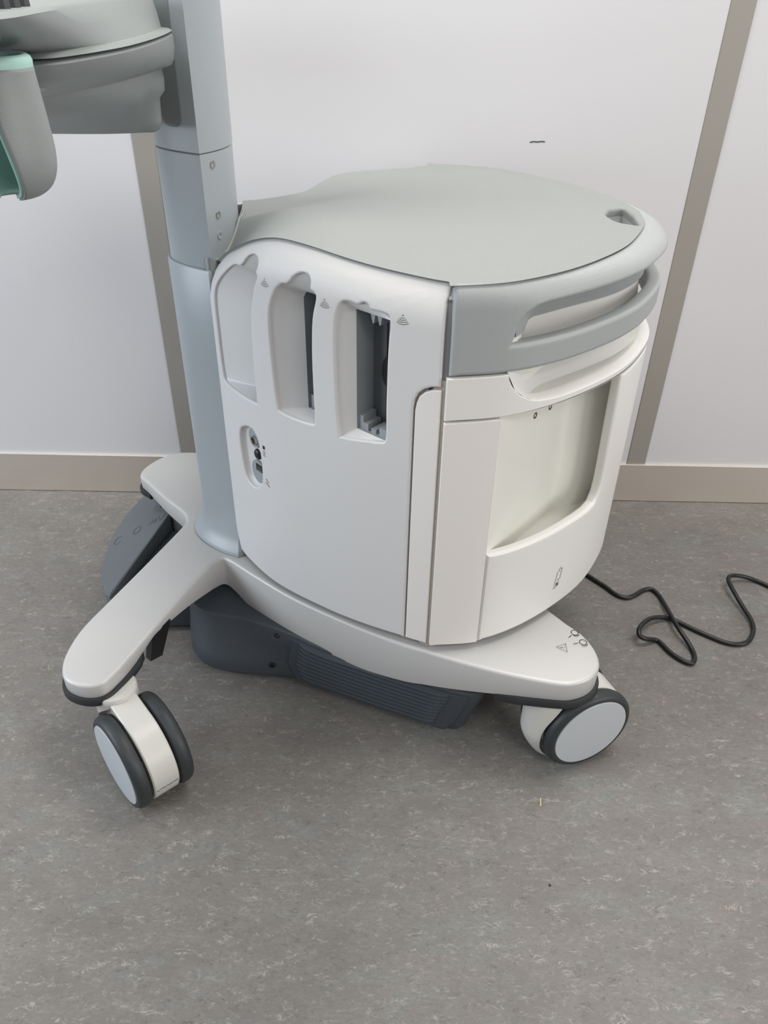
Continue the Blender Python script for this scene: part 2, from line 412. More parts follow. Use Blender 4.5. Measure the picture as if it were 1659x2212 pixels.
# vent frame plate and slats
u0_, u1_ = hs(-.165), hs(.118)
mapped_panel('vent_panel', [rounded([(u0_, .125), (u0_, .075), (u0_+.022, .036), (u1_-.012, .036), (u1_, .06), (u1_, .125)], .004)], lambda u, v, h: hmap(u, v, h+.003), 'dark', housing, .006, .001, us=np.linspace(u0_, u1_, 22))
for i in range(9):
    z = .121-.0088*i
    a = u0_+.016+max(0, (.075-z))*.55; b = u1_-.03
    us = np.linspace(a, b, 20); rings = []
    for k, u in enumerate(us):
        e = .35 if k in (0, len(us)-1) else 1
        rings.append([hmap(u, z-.0026, .0015), hmap(u, z-.0022, .003+.0050*e), hmap(u, z-.0008, .003+.0062*e), hmap(u, z+.0005, .003+.0056*e), hmap(u, z+.0030, .0015)])
    bm = bmesh.new(); loft(bm, rings, True, True, True); obj('vent_slat', bm, 'dark', housing)
def screw(name, p, n, r, head, hole, parent, label=None):
    mm = frame_mtx(p, n); bm = bmesh.new()
    lathe(bm, [(r, -.004), (r, .0006), (r*.93, .0012), (r*.5, .0008), (r*.42, -.001), (0.0001, -.001)], mm, 20)
    o = obj(name, bm, head, parent, label)
    bm = bmesh.new(); lathe(bm, [(r*.42, -.0006), (0.0001, -.0006)], mm, 6); obj('hex_socket', bm, hole, o, smooth=None); return o
for u, z in ((hs(-.195), .118), (hs(-.192), .062)):
    p = hmap(u, z, .0005); q = hmap(u, z, .01); screw('screw', p, Vector(q)-Vector(p), .0052, 'black', 'black', housing)

# ---- castors
def castor(sw, trail, name='castor'):
    """sw = swivel point in plan, trail = unit direction from swivel to wheels"""
    t = Vector((trail[0], trail[1], 0)).normalized(); a = Vector((-t.y, t.x, 0))     # a = axle
    c = Vector((sw[0], sw[1], 0)) + t*.063 + Vector((0, 0, .0765))
    mm = Matrix((a, t, Vector((0, 0, 1)))).transposed().to_4x4(); mm.translation = c
    bm = bmesh.new()                                     # fender with neck
    wd = .0205; rings = []
    for ang in np.linspace(-47, 205, 44):
        ca, sa = math.cos(R(ang)), math.sin(R(ang)); ro = .0735
        if ang > 180: ro -= .004*(ang-180)/25
        row = []
        for x, r_ in ((-wd, .056), (-wd, ro-.002), (-wd+.002, ro), (wd-.002, ro), (wd, ro-.002), (wd, .056)):
            row.append(mm @ Vector((x, r_*ca, r_*sa)))
        rings.append(row)
    loft(bm, rings, True, True, True)
    nm = Matrix.Translation(Vector((sw[0], sw[1], 0)))
    lathe(bm, [(.0001, .163), (.031, .163), (.0325, .160), (.0325, .1545), (.0001, .1545)], nm, 36)
    rings = []                                           # shroud behind the wheels, cut back to clear the tyres
    for z in np.linspace(.156, .022, 22):
        yw = math.sqrt(max(0, .0805**2-(z-.0765)**2)); k = max(0, (.075-z)/.053)
        cy, rr = -.063+.020*k**1.6, .0325-.004*k; f_ = max(-.999, min(.999, (-yw-cy)/rr))
        a0 = math.acos(-f_)
        row = [mm @ Vector((rr*math.sin(q), cy-rr*math.cos(q), z-.0765)) for q in np.linspace(-a0, a0, 21)]
        rings.append(row)
    loft(bm, rings, True, True, True)
    rings = []
    for y, hw, zt in ((-.085, .0205, .075), (-.063, .0205, .0788), (-.035, .0205, .0785), (-.015, .0205, .0755), (.004, .0205, .0732)):
        rings.append([mm @ Vector((-hw, y, .03)), mm @ Vector((-hw, y, zt-.002)), mm @ Vector((-hw+.002, y, zt)), mm @ Vector((hw-.002, y, zt)), mm @ Vector((hw, y, zt-.002)), mm @ Vector((hw, y, .03))])
    loft(bm, rings, True, True, True)
    cas = obj(name, bm, 'fork', cart, 'off-white twin-wheel castor body', smooth=40)
    for s in (-1, 1):
        wm = mm @ Matrix.Rotation(R(90*s), 4, 'Y')
        bm = bmesh.new()
        lathe(bm, [(.052, .024), (.069, .0235), (.0742, .0255), (.0762, .030), (.0765, .036), (.0752, .0415), (.072, .045), (.0675, .0462), (.0655, .0455), (.063, .0415)], wm, 56)
        tyre = obj('tyre', bm, 'tyre', cas, 'dark rubber tyre')
        bm = bmesh.new()
        lathe(bm, [(.065, .040), (.0652, .0455), (.0645, .0468), (.055, .0474), (.0001, .0477)], wm, 56)
        obj('hub_cap', bm, 'hub', cas, 'pale grey hub disc')
        bm = bmesh.new(); lathe(bm, [(.055, .024), (.02, .022), (.012, .0)], wm, 24); obj('wheel_core', bm, 'rubber', cas)
    return cas, mm
c1, mm1 = castor((-.404, .805), (.669, -.743))
c2, mm2 = castor((.257, .822), (.924, .383))
castor((-.452, 1.392), (.75, -.66))
castor((.257, 2*AX-.822), (.924, .383))
# worn lettering near the lower edge of the nearest castor body
bm = bmesh.new()
cm = lambda u, v, h: mm1 @ Vector((u, (.0735+h)*math.cos(R(v)), (.0735+h)*math.sin(R(v))))
for k in range(13):
    x = -.0175+.0027*k; y0 = -11+((k*37) % 7-3)*.22
    L_ = [cm(x, y0-1.0, .0004), cm(x+.0021, y0-1.0, .0004), cm(x+.0021, y0+.8-((k*3) % 4)*.4, .0004), cm(x, y0+.6, .0004)]
    bm.faces.new([bm.verts.new(p) for p in L_])
obj('worn_lettering', bm, 'embossed', c1, 'worn dark lettering', smooth=None)
# brake bracket behind the near front castor
bm = bmesh.new()
loft(bm, [[(x-.043, y-.008, z) for x, y, z in q] for q in ([(-.335, .905, .19), (-.312, .94, .19), (-.300, .932, .19), (-.322, .898, .19)], [(-.338, .903, .155), (-.320, .926, .155), (-.310, .918, .155), (-.327, .894, .155)],
          [(-.340, .898, .138), (-.324, .913, .136), (-.315, .905, .136), (-.330, .889, .138)])], True, True, True)
obj('brake_bracket', bm, 'black', cart, 'black bracket under the front arm', smooth=30)

# ---- foot pedal
pc = [(-.446, 1.312), (-.456, 1.336), (-.541, 1.458), (-.556, 1.434), (-.575, 1.379), (-.582, 1.313), (-.574, 1.239), (-.561, 1.183), (-.543, 1.137), (-.523, 1.098), (-.508, 1.082)]
pq = rounded(pc, [.012, .012, .006, .05, .05, .05, .05, .05, .05, .012, .004], 5)
if np.sum(pq[:, 0]*np.roll(pq[:, 1], -1)-np.roll(pq[:, 0], -1)*pq[:, 1]) < 0: pq = pq[::-1]
def pz(x, y): return .125+.5*(x+.455)      # the tread slopes down to the front
def pring(ins, dz, zc=None):
    q = offset_closed(pq, ins); return [(x, y, zc if zc is not None else pz(x, y)+dz) for x, y in q]
bm = bmesh.new()
vr = loft(bm, [pring(.006, 0, .010), pring(.002, 0, .014), pring(0, -.006), pring(.0004, -.002), pring(.002, 0), pring(.004, .0003)])
for rg in (vr[0], vr[-1]):
    bmesh.ops.triangle_fill(bm, edges=[bm.edges.get((rg[i], rg[(i+1) % len(rg)])) for i in range(len(rg))], use_beauty=True)
pedal = obj('foot_pedal', bm, 'pedal', cart, 'slate grey foot pedal between the front arms', smooth=30)
bm = bmesh.new()
loft(bm, [[(-.50, 1.09, .014), (-.455, 1.325, .014), (-.35, 1.27, .014), (-.35, 1.10, .014)], [(-.49, 1.10, .085), (-.452, 1.305, .09), (-.36, 1.25, .11), (-.36, 1.12, .11)]], True, True, True)
obj('pedal_housing', bm, 'dark', pedal, smooth=20)
pm = lambda u, v, h: (u, v, pz(u, v)+h+.0004)
bm = bmesh.new()
ribbon(bm, [(x, y) for x, y in arc(-.516, 1.296, .008, 0, 360, 18, .013)][:-1], .0014, pm, closed=True)
obj('pedal_symbol', bm, 'embossed', pedal, 'faint ring mark', smooth=None)
bm = bmesh.new(); ribbon(bm, [(x, y) for x, y in arc(-.556, 1.285, .008, 40, 330, 16, .013)], .0014, pm)
obj('pedal_symbol', bm, 'embossed', pedal, 'faint open ring mark', smooth=None)
bm = bmesh.new()
for dx in (0, .007, .014): ribbon(bm, [(-.492+dx, 1.298), (-.484+dx, 1.306), (-.486+dx, 1.316)], .0012, pm)
ribbon(bm, [(-.466, 1.296), (-.461, 1.304), (-.458, 1.316), (-.455, 1.312)], .0012, pm)
obj('pedal_symbol', bm, 'embossed', pedal, 'faint wavy mark', smooth=None)

# ---- column
def lens(near, far, lx, rx, n=22):
    """almond section: left arc and right arc between two tips"""
    def a3(bx):
        m_ = np.array([(bx), (near[1]+far[1])/2]); p0 = np.array(near); p1 = np.array(far)
        t = np.linspace(0, 1, n)[:, None]; c = 2*m_-(p0+p1)/2
        return (1-t)**2*p0+2*t*(1-t)*c+t*t*p1
    l_, r_ = a3(lx), a3(rx)
    return np.vstack([r_, l_[-2:0:-1]])
LS = lens((-.249, 1.088), (-.252, 1.245), -.326, -.2215)
if np.sum(LS[:, 0]*np.roll(LS[:, 1], -1)-np.roll(LS[:, 0], -1)*LS[:, 1]) < 0: LS = LS[::-1]
def prism(name, pts, z0, z1, material, parent, bev=.0012, label=None, smooth=24):
    bm = bmesh.new()
    R_ = lambda ins, z: [(x, y, z) for x, y in offset_closed(pts, ins)]
    loft(bm, [R_(bev, z0), R_(0, z0+bev), R_(0, z1-bev), R_(bev, z1)], True, True, True)
    return obj(name, bm, material, parent, label, smooth=smooth)
prism('column', LS, .20, .858, 'column', cart, label='grey lift column')
upc = prism('column_cover', offset_closed(LS, -.0008), .8588, 1.32, 'column', cart, label='grey upper column cover')
# recess where the console arm enters, on the front face
tip = np.array([-.249, 1.088])
LP = Path(np.array([p for p in lens((-.249, 1.088), (-.252, 1.245), -.326, -.2215)][22:][::-1]))     # front face from the near tip
LP = Path(np.vstack([tip, LP.p]), 1)
if LP.n[5][0] > 0: LP = Path(LP.p, -1)
def lmap(u, z, h): p = LP.at(u, h); return (p[0], p[1], z)
mapped_panel('arm_recess', [rounded([(.022, .888), (.060, .888), (.060, 1.2), (.022, 1.2)], [.016, .016, .001, .001])], lambda u, v, h: lmap(u, v, h+.0015), 'console_dark', cart, .003, .0008, us=np.linspace(.022, .06, 8), label='dark grey recess in the column')
RP = Path(lens((-.249, 1.088), (-.252, 1.245), -.326, -.2215)[:22])
if RP.n[5][0] < 0: RP = Path(RP.p, -1)
for u, z in ((.0215, .8435), (.0225, .7785), (.0215, .7515)):
    p = RP.at(u, 0); q = RP.at(u, .01)
    screw('column_screw', (p[0], p[1], z), (q[0]-p[0], q[1]-p[1], 0), .0052, 'steel' if z > .76 else 'column', 'black' if z > .76 else 'console_dark', cart)
# sleeve round the front of the column, with flared foot
SL = lens((-.254, 1.082), (-.256, 1.252), -.3305, -.22)
if np.sum(SL[:, 0]*np.roll(SL[:, 1], -1)-np.roll(SL[:, 0], -1)*SL[:, 1]) < 0: SL = SL[::-1]
def sring(ins, z, tilt=0): return [(x, y, z+tilt*(x+.25)) for x, y in offset_closed(SL, ins)]
bm = bmesh.new()
loft(bm, [sring(-.0215, .2105), sring(-.0212, .2150), sring(-.0190, .2195), sring(-.0135, .2255), sring(-.0075, .2345), sring(-.0030, .2460), sring(-.0008, .258), sring(0, .27), sring(0, .55), sring(0, .7045), sring(.0015, .707), sring(.006, .7075), sring(.0068, .70), sring(.0068, .66)], True)
obj('column_sleeve', bm, 'column', cart, 'grey sleeve round the column foot', smooth=45)
bm = bmesh.new(); loft(bm, [sring(-.0215, .2085), sring(-.0215, .2125), sring(-.010, .2125)], True); obj('foot_gasket', bm, 'black', cart)

# ---- side panels
def smap(path, sgn=1):
    def f(s, z, h):
        ss = s if sgn == 1 else path.len-s
        t = max(0.0, 1-(seam(s)-z)/.055); t = min(t, 1.05)
        p = path.at(ss, h-.020*t**2.3); return (p[0], p[1], z)
    return f
sm = smap(SIDE); SLn = SIDE.len
P1 = [(.1415, .556), (.133, .5485), (.058, .548), (.0445, .562), (.0417, .622), (.0439, .678), (.060, .704), (.088, .727), (.106, .7365), (.1251, .7405), (.137, .7535), (.150, .7590), (.1600, .7580), (.1640, .7530), (.1628, .7450), (.1610, .7400), (.1640, .7350), (.1570, .7200), (.1487, .6943), (.1435, .6600), (.1418, .6100)]
P2 = [(.2515, .559), (.244, .5508), (.194, .5525), (.1858, .566), (.1815, .639), (.1823, .690), (.193, .720), (.206, .7345), (.2179, .738), (.228, .7490), (.240, .7545), (.2490, .7530), (.2527, .7470), (.2530, .7375), (.2590, .7345), (.2612, .7270), (.2545, .7001), (.2515, .6566), (.2512, .605)]
P3 = [(.3612, .560), (.353, .5525), (.334, .5500), (.299, .5462), (.2918, .5553), (.2880, .640), (.2895, .7017), (.297, .7278), (.3078, .7329), (.3210, .7312), (.3286, .7349), (.3350, .7334), (.3395, .7283), (.3590, .7262), (.3640, .7170), (.3622, .6742), (.3611, .6054)]
OV = [(.0892, .4867), (.1076, .4975), (.1245, .4985), (.1350, .4880), (.1386, .4724), (.1402, .4491), (.1388, .4196), (.132, .4045), (.1151, .3935), (.0974, .3970), (.0875, .4115), (.0822, .4467), (.0825, .4714)]
holes = [cr(p, 4, closed=True) for p in (P1, P2, P3, OV)]
out = [(.0, .222), (.002, .66)] + [(.004, .69)] + [(s, seam(s)) for s in np.linspace(.012, .432, 46)]
out += [(.432, .6465), (.421, .6445), (.411, .640), (.4035, .633), (.399, .623), (.3975, .611), (.3972, .222)]
side = mapped_panel('side_panel', [out]+holes, sm, 'side', cart, .009, .003, us=np.linspace(.008, .428, 60), vs_=np.linspace(.70, .782, 14), label='large white side panel with transducer openings')
strip = mapped_panel('side_strip', [rounded([(.4000, .222), (.4335, .222), (.4335, .6425), (.4225, .6405), (.4125, .636), (.4055, .629), (.4022, .620), (.4004, .609)], [.001, .001, .001, 0, 0, 0, 0, 0])], lambda u, v, h: sm(u, v, h-.001), 'strip', cart, .008, .0012, us=np.linspace(.402, .43, 5), label='narrow warm white strip')
FK = FARSIDE.len/SIDE.len
def seamf(q): return max(seam(q), .7705)
def far_map(q, z, h):
    t = min(1.05, max(0.0, 1-(seamf(q)-z)/.055)); p = FARSIDE.at(FARSIDE.len-q*FK, h-.020*t**2.3); return (p[0], p[1], z)
mapped_panel('side_panel', [[(.0, .222), (.002, .74)]+[(q, seamf(q)) for q in np.linspace(.012, .432, 46)]+[(.432, .222)]], far_map, 'side', cart, .009, .003, us=np.linspace(.008, .428, 40), vs_=np.linspace(.70, .782, 8), label='white side panel on the wall side')
# backing behind the seams
def post(name, pts, z0, z1, material, label=None):
    q = np.array(pts)
    if np.sum(q[:, 0]*np.roll(q[:, 1], -1)-np.roll(q[:, 0], -1)*q[:, 1]) < 0: q = q[::-1]
    return prism(name, q, z0, z1, material, cart, .0005, label, 30)
mapped_panel('seam_backing', [[(.39, .215), (.415, .215), (.415, .655), (.39, .655)]], lambda u, v, h: sm(u, v, h-.0065), 'dust', cart, .004, .0005, us=np.linspace(.39, .415, 3))
bm = bmesh.new()
gk = [(.056, .862), (.0585, .8545), (.0660, .8515), (.0735, .8475), (.0830, .8490), (.083, .872), (.056, .872)]
loft(bm, [[(x, y+(dy if y < .86 else 0.02), z) for x, y in gk] for z, dy in ((.655, 0), (.715, 0), (.730, .0015), (.745, .005), (.757, .011), (.766, .019))], True, True, True)
obj('corner_gasket', bm, 'gasket', cart, 'grey corner gasket', smooth=40)
post('corner_seam', [(.056, .862), (.0585, .8540), (.0665, .8500), (.0715, .8470), (.0810, .8490), (.081, .862)], .215, .655, 'dust', 'dusty seam at the corner')
# pockets: liner from the opening back to the connector slot
ED = np.array([.75, -.66]); ED /= np.linalg.norm(ED); EI = np.array([.66, .75]); EI /= np.linalg.norm(EI)
def pocket(Pts, Q, w_, z0, z1, lbl):
    pts = cr(Pts, 4, closed=True); a0, a1 = pts[:, 0].min(), np.percentile(pts[:, 0], 90); b0, b1 = pts[:, 1].min(), np.percentile(pts[:, 1], 86)
    back = []
    for s, z in pts:
        a = min(1, max(0, ((s-a0)/(a1-a0)-.5)*1.5+.5)); b = min(1, max(0, ((z-b0)/(b1-b0)-.5)*1.25+.5))
        q = np.array(Q)+ED*w_*a; back.append((q[0], q[1], z0+(z1-z0)*b))
    r0_ = [Vector(sm(s, z, -.0045)) for s, z in offset_closed(pts if np.sum(pts[:, 0]*np.roll(pts[:, 1], -1)-np.roll(pts[:, 0], -1)*pts[:, 1]) > 0 else pts, 0)]
    rb = [Vector(p) for p in back]; rings = []
    for t in (0, .12, .3, .5, .75, 1.0): rings.append([a.lerp(b, t) for a, b in zip(r0_, rb)])
    bm = bmesh.new(); loft(bm, rings, True)
    po = obj('transducer_pocket', bm, 'side', side, lbl, smooth=70)
    # connector housing box behind
    q0 = np.array(Q); q1 = q0+ED*w_; dp = .036
    def pt(a, d, z): q = q0+ED*w_*a+EI*d; return (q[0], q[1], z)
    bm = bmesh.new()
    F = lambda d, e: [pt(0-e, d, z0-e*.1), pt(1+e, d, z0-e*.1), pt(1+e, d, z1+e*.1), pt(0-e, d, z1+e*.1)]
    loft(bm, [F(.0005, .0), F(dp, -.0)], True, False, True)
    so = obj('connector_slot', bm, 'slot', side, 'dark grey connector slot', smooth=20)
    bm = bmesh.new()
    def pb(a0_, a1_, d0, d1, za, zb):
        c = [pt(a, d, z) for a in (a0_, a1_) for d in (d0, d1) for z in (za, zb)]
        vs2 = [bm.verts.new(p) for p in c]
        for f in ((0, 1, 3, 2), (4, 6, 7, 5), (0, 4, 5, 1), (2, 3, 7, 6), (0, 2, 6, 4), (1, 5, 7, 3)): bm.faces.new([vs2[i] for i in f])
    pb(.02, .98, dp-.004, dp-.001, z0+.002, z1-.002)
    obj('slot_back', bm, 'slotdark', so, smooth=None)
    bm = bmesh.new(); pb(.42, .445, dp-.0052, dp-.0042, z0+.004, z1-.012); obj('slot_groove', bm, 'black', so, smooth=None)
    zc = z0+.57*(z1-z0)*.98; bm = bmesh.new()
    rg = [[pt(.47+.15*math.cos(a), d, zc-.012+.020*math.sin(a)) for a in np.linspace(0, 2*math.pi, 20, endpoint=False)] for d in (dp-.004, dp-.0075)]
    loft(bm, rg, True, False, True); obj('latch_knob', bm, 'black', so)
    for a0_, a1_, za, zb in ((.0, .30, z0, z0+.010), (.0, .14, z0+.010, z0+.019), (.40, .55, z0, z0+.006), (.66, 1.0, z0, z0+.012)):
        bm = bmesh.new(); pb(a0_, a1_, .004, dp-.006, za, zb); obj('guide_block', bm, 'slot', so, smooth=None)
    for a in (.42, .62):
        bm = bmesh.new(); loft(bm, [[pt(a-.07, d, z1), pt(a+.09, d, z1), pt(a+.035, d, z1-.013), pt(a+.005, d, z1-.013)] for d in (.004, .03)], True, True, True)
        obj('guide_tooth', bm, 'slot', so, smooth=None)
pocket(P1, (-.182, 1.028), .055, .556, .722, 'transducer opening nearest the column')
pocket(P2, (-.108, .968), .055, .556, .722, 'middle transducer opening')
pocket(P3, (-.038, .910), .055, .556, .720, 'transducer opening nearest the rear edge')
# oval port recess
ov = cr(OV, 4, closed=True); cen = ov.mean(0)
bm = bmesh.new(); rg = []
for t, d in ((1.0, -.004), (.98, -.006), (.93, -.009), (.88, -.010)): rg.append([sm(*(cen+(p-cen)*np.array([t, t])+np.array([(1-t)*.0, 0])), d) for p in ov])
loft(bm, rg, True, False, True); port = obj('port_recess', bm, 'side', side, 'oval recess with small sockets', smooth=50)
om = lambda u, v, h: sm(u-.0085, v, -.010+h)
bm = bmesh.new(); rg = [[om(.122+.014*math.cos(a), .478+.016*math.sin(a), h) for a in np.linspace(0, 6.283, 24, endpoint=False)] for h in (0, .0025)]
loft(bm, rg, True, False, True); obj('socket_plate', bm, 'slot', port)
bm = bmesh.new(); rg = [[om(.125+r_*math.cos(a), .4755+r_*1.0*math.sin(a), h) for a in np.linspace(0, 6.283, 20, endpoint=False)] for r_, h in ((.0078, .0025), (.0072, .006), (.0055, .006), (.005, .003))]
loft(bm, rg, True); obj('jack_ring', bm, 'steel', port)
bm = bmesh.new(); rg = [[om(.125+r_*math.cos(a), .4755+r_*math.sin(a), h) for a in np.linspace(0, 6.283, 20, endpoint=False)] for r_, h in ((.0056, .0045), (.0001, .0045))]
loft(bm, rg, True); obj('jack_hole', bm, 'black', port)
bm = bmesh.new(); rg = [[om(.127+r_*math.cos(a), .4515+r_*1.05*math.sin(a), h) for a in np.linspace(0, 6.283, 24, endpoint=False)] for r_, h in ((.0085, 0), (.0083, .0015), (.0066, .0035), (.003, .0045), (.0001, .0045))]
loft(bm, rg, True); obj('round_button', bm, 'black', port, 'black round button')
bm = bmesh.new(); rg = [[om(.127+.0175*math.cos(a), .421+.020*math.sin(a), h) for a in np.linspace(0, 6.283, 28, endpoint=False)] for h in (0, .003)]
loft(bm, rg, True, False, True); sp_ = obj('network_socket', bm, 'slot', port)
bm = bmesh.new(); rg = [[om(.132+a, .4295+b, h) for a, b in ((-.0085, -.006), (.0085, -.006), (.0085, .006), (-.0085, .006))] for h in (.0031, .0036)]
loft(bm, rg, True, False, True); obj('socket_opening', bm, 'black', port, smooth=None)
bm = bmesh.new()
for dy in (-.003, .0008): ribbon(bm, [(.128, .4300+dy), (.140, .4300+dy)], .0013, om, .0042)
obj('socket_pins', bm, 'steel', port, smooth=None)
# printed symbols on the side panel
def wifi(s, z, k):
    bm = bmesh.new(); f = sm
    disc(bm, (s+.001, z+.0125*k), .0014*k, .0016*k, f)
    for i in range(4): ribbon(bm, arc(s+.001, z+.0115*k, (.0065+.0052*i)*k, 270-52+i*3, 270+52-i*3, 12, (.0060+.0050*i)*k), .00105*k, f)
    obj('printed_symbol', bm, 'ink', side, 'small wave symbol', smooth=None)
wifi(.1785, .7310, .44); wifi(.2745, .7240, .47); wifi(.3797, .7225, .50)
bm = bmesh.new()
bm.faces.new([bm.verts.new(sm(.1505+a, .4800+b, .0006)) for a, b in ((-.0022, -.003), (.0022, -.003), (.0022, .003), (-.0022, .003))])
for i in range(3): ribbon(bm, [(.1480, .473-.0034*i), (.1530, .473-.0034*i)], .0009, sm)
obj('printed_symbol', bm, 'ink', side, 'tiny port symbol', smooth=None)
bm = bmesh.new(); ribbon(bm, [(.1500, .4255), (.1560, .4205), (.1480, .4185), (.1570, .4135)], .0011, sm); obj('printed_symbol', bm, 'ink', side, 'tiny zigzag symbol', smooth=None)

# ---- rear shell
bmap = lambda u, v, h: (*BOW.at(u, h), v)
B2 = 2*BL
us_all = np.linspace(.004, B2-.004, 84)
def mirror_uv(p): return [(B2-u, v) for u, v in p[::-1]]
# grey handle band with the grip opening; the top rolls inwards to the lid
ZR = .742
def ins(u): return .004+.034*sstep(min(u, B2-u)/(BL*.95))
def band_map(u, v, h):
    if v <= ZR: return (*BOW.at(u, h), v)
    a = min(1.0, (v-ZR)/.050); i_ = ins(u); a2 = a*math.pi/2
    d = -(i_+.008)*(1-math.cos(a2)); z = ZR+.0295*math.sin(a2)
    return (*BOW.at(u, d+h*math.cos(a2)), z+h*math.sin(a2))
hl = [(.0775, .6995), (.0797, .7065), (.0852, .7246), (.093, .7345), (.1050, .7412), (.122, .7447), (.16, .7462)]
holetop = hl + [(u, .7462) for u in np.linspace(.2, B2-.2, 20)] + mirror_uv(hl)
hole = holetop + [(u, .6995) for u in np.linspace(B2-.0775, .0775, 30)[1:-1]]
outer = [(.004, .6625)] + [(u, .6640) for u in np.linspace(.08, B2-.08, 30)] + [(B2-.004, .6625), (B2-.004, .792)] + [(u, .792) for u in np.linspace(B2-.05, .05, 30)] + [(.004, .792)]
band = mapped_panel('handle_band', [outer, hole], band_map, 'band', cart, .020, .005, us=us_all, vs_=list(np.linspace(ZR, .786, 8)), label='grey rear band with push handle opening')
# white recess behind the grip and scoop below it
def scoop_lip(u):
    uu = min(u, B2-u)
    return float(np.interp(uu, [.0774, .0790, .083, .0890, .0985, .112, .128, .16, 1], [.664, .655, .647, .6385, .6305, .623, .6185, .6160, .6160]))
rings = []
for u in np.linspace(.0760, B2-.0760, 70):
    e = sstep(min(u-.0760, B2-.0760-u)/.075)*(1-.55*sstep((min(u, B2-u)-.18)/.25)); zl = scoop_lip(u); row = []
    for d, zz in ((-.0012, zl), (-.003, zl+.0005), (-.012*e-.003, zl+.0035), (-.030*e-.004, zl+.012), (-.046*e-.005, zl+.030*(1-.2*e)), (-.054*e-.006, .690), (-.060*e-.006, .728), (-.060*e-.006, .765)):
        p = BOW.at(u, d); row.append((p[0], p[1], zz))
    rings.append(row)
bm = bmesh.new(); loft(bm, rings, False); rec = obj('grip_recess', bm, 'white', cart, 'white hollow behind the push handle', smooth=60)
rings = []
for u in np.linspace(.083, B2-.083, 54):
    e = sstep(min(u-.0760, B2-.0760-u)/.075)*(1-.55*sstep((min(u, B2-u)-.18)/.25)); row = []
    for d, zz in ((-.062*e-.006, .7065), (-.050*e-.004, .7062), (-.049*e-.004, .7075), (-.049*e-.004, .765)):
        p = BOW.at(u, d); row.append((p[0], p[1], zz))
    rings.append(row)
bm = bmesh.new(); loft(bm, rings, False); obj('grip_backplate', bm, 'band', rec, 'grey plate above the white hollow', smooth=40)
# cable run in the recess
bm = bmesh.new(); pts = []
for u, d, z in ((.112, -.02, .6990), (.14, -.030, .7030), (.18, -.050, .7060), (.225, -.058, .7160), (.25, -.0595, .7330), (.30, -.0595, .7400), (.38, -.0595, .7400), (.5, -.0595, .7400)):
    p = BOW.at(u, -.066*sstep((u-.0775)/.075)*(1-.55*sstep((u-.18)/.25))+.001); pts.append((p[0], p[1], z))
tube(bm, cr(pts, 6), .0028, 8); obj('recess_bead', bm, 'side', rec, 'thin curved bead')
# white frame under the band
fl = [(.0765, .6620)] + [(u, scoop_lip(u)) for u in (.0775, .0790, .083, .0890, .0985, .112, .128, .16)]
fr = [(.0015, .6035)] + [(u, .6055) for u in np.linspace(.08, B2-.08, 30)] + [(B2-.004, .6035), (B2-.004, .6605)] + [(B2-.0740, .6620)] + mirror_uv(fl)[1:] + [(u, .6160) for u in np.linspace(B2-.18, .18, 26)] + fl[::-1] + [(.072, .6618), (.0015, .6600)]
fr2 = []
for p in fr:
    if not fr2 or abs(p[0]-fr2[-1][0])+abs(p[1]-fr2[-1][1]) > 1e-4: fr2.append(p)
frame = mapped_panel('upper_frame', [fr2], bmap, 'white', cart, .010, .0014, us=us_all, label='white frame under the push handle')
# vertical strip beside the bin
mapped_panel('front_strip', [rounded([(.0015, .222), (.0752, .220), (.0742, .6025), (.0015, .6000)], .001)], lambda u, v, h: bmap(u, v, h), 'strip', cart, .010, .0015, us=np.linspace(.006, .073, 10), label='wide vertical white strip beside the open bin')
mapped_panel('seam_backing', [[(.066, .215), (.088, .215), (.088, .384), (.066, .384)]], lambda u, v, h: bmap(u, v, h-.008), 'strip', cart, .004, .0005, us=(.072, .08))
# lower front with rounded pocket edge and the far upright
lo_ = [(.0765, .222), ] + [(u, .222) for u in np.linspace(.1, B2-.1, 40)] + [(B2-.004, .222), (B2-.004, .6030)] + [(u, .6030) for u in np.linspace(B2-.05, .36, 24)]
lo_ += [(.3060, .6030), (.3085, .56), (.3110, .50), (.3135, .45), (.3135, .4200), (.3100, .4030), (.3010, .3905), (.285, .3868), (.26, .3862)] + [(u, .3862) for u in np.linspace(.24, .0765, 12)]
low = mapped_panel('lower_front', [lo_], bmap, 'white', cart, .016, .005, us=us_all, label='white lower front of the open bin')
# bin
A0, A1 = np.array([.150, .868]), np.array([.266, 1.019]); zf = .355
e1 = BOW.at(.335, -.010)
bm = bmesh.new()
def wallstrip(pl, z0, z1):
    vr = [[bm.verts.new((p[0], p[1], z)) for p in pl] for z in np.linspace(z0, z1, 3)]
    for a, b in zip(vr[:-1], vr[1:]):
        for i in range(len(pl)-1): bm.faces.new((a[i], a[i+1], b[i+1], b[i]))
cor = [A1-(A1-A0)/np.linalg.norm(A1-A0)*.022, A1-(A1-A0)/np.linalg.norm(A1-A0)*.008+np.array([.001, .001]), A1+np.array([.008, .002]), A1+np.array([.024, .006])]
pl = [BOW.at(.070, -.0105), A0] + cor + [np.array([.345, 1.058]), BOW.at(.395, -.012)]
wallstrip(pl, zf, .66)
fp = pl + [BOW.at(u, -.012) for u in np.linspace(.37, .072, 20)]
bm.faces.new([bm.verts.new((p[0], p[1], zf)) for p in fp])
bm.faces.new([bm.verts.new((p[0], p[1], .625)) for p in pl + [BOW.at(u, -.011) for u in np.linspace(.37, .072, 20)]])
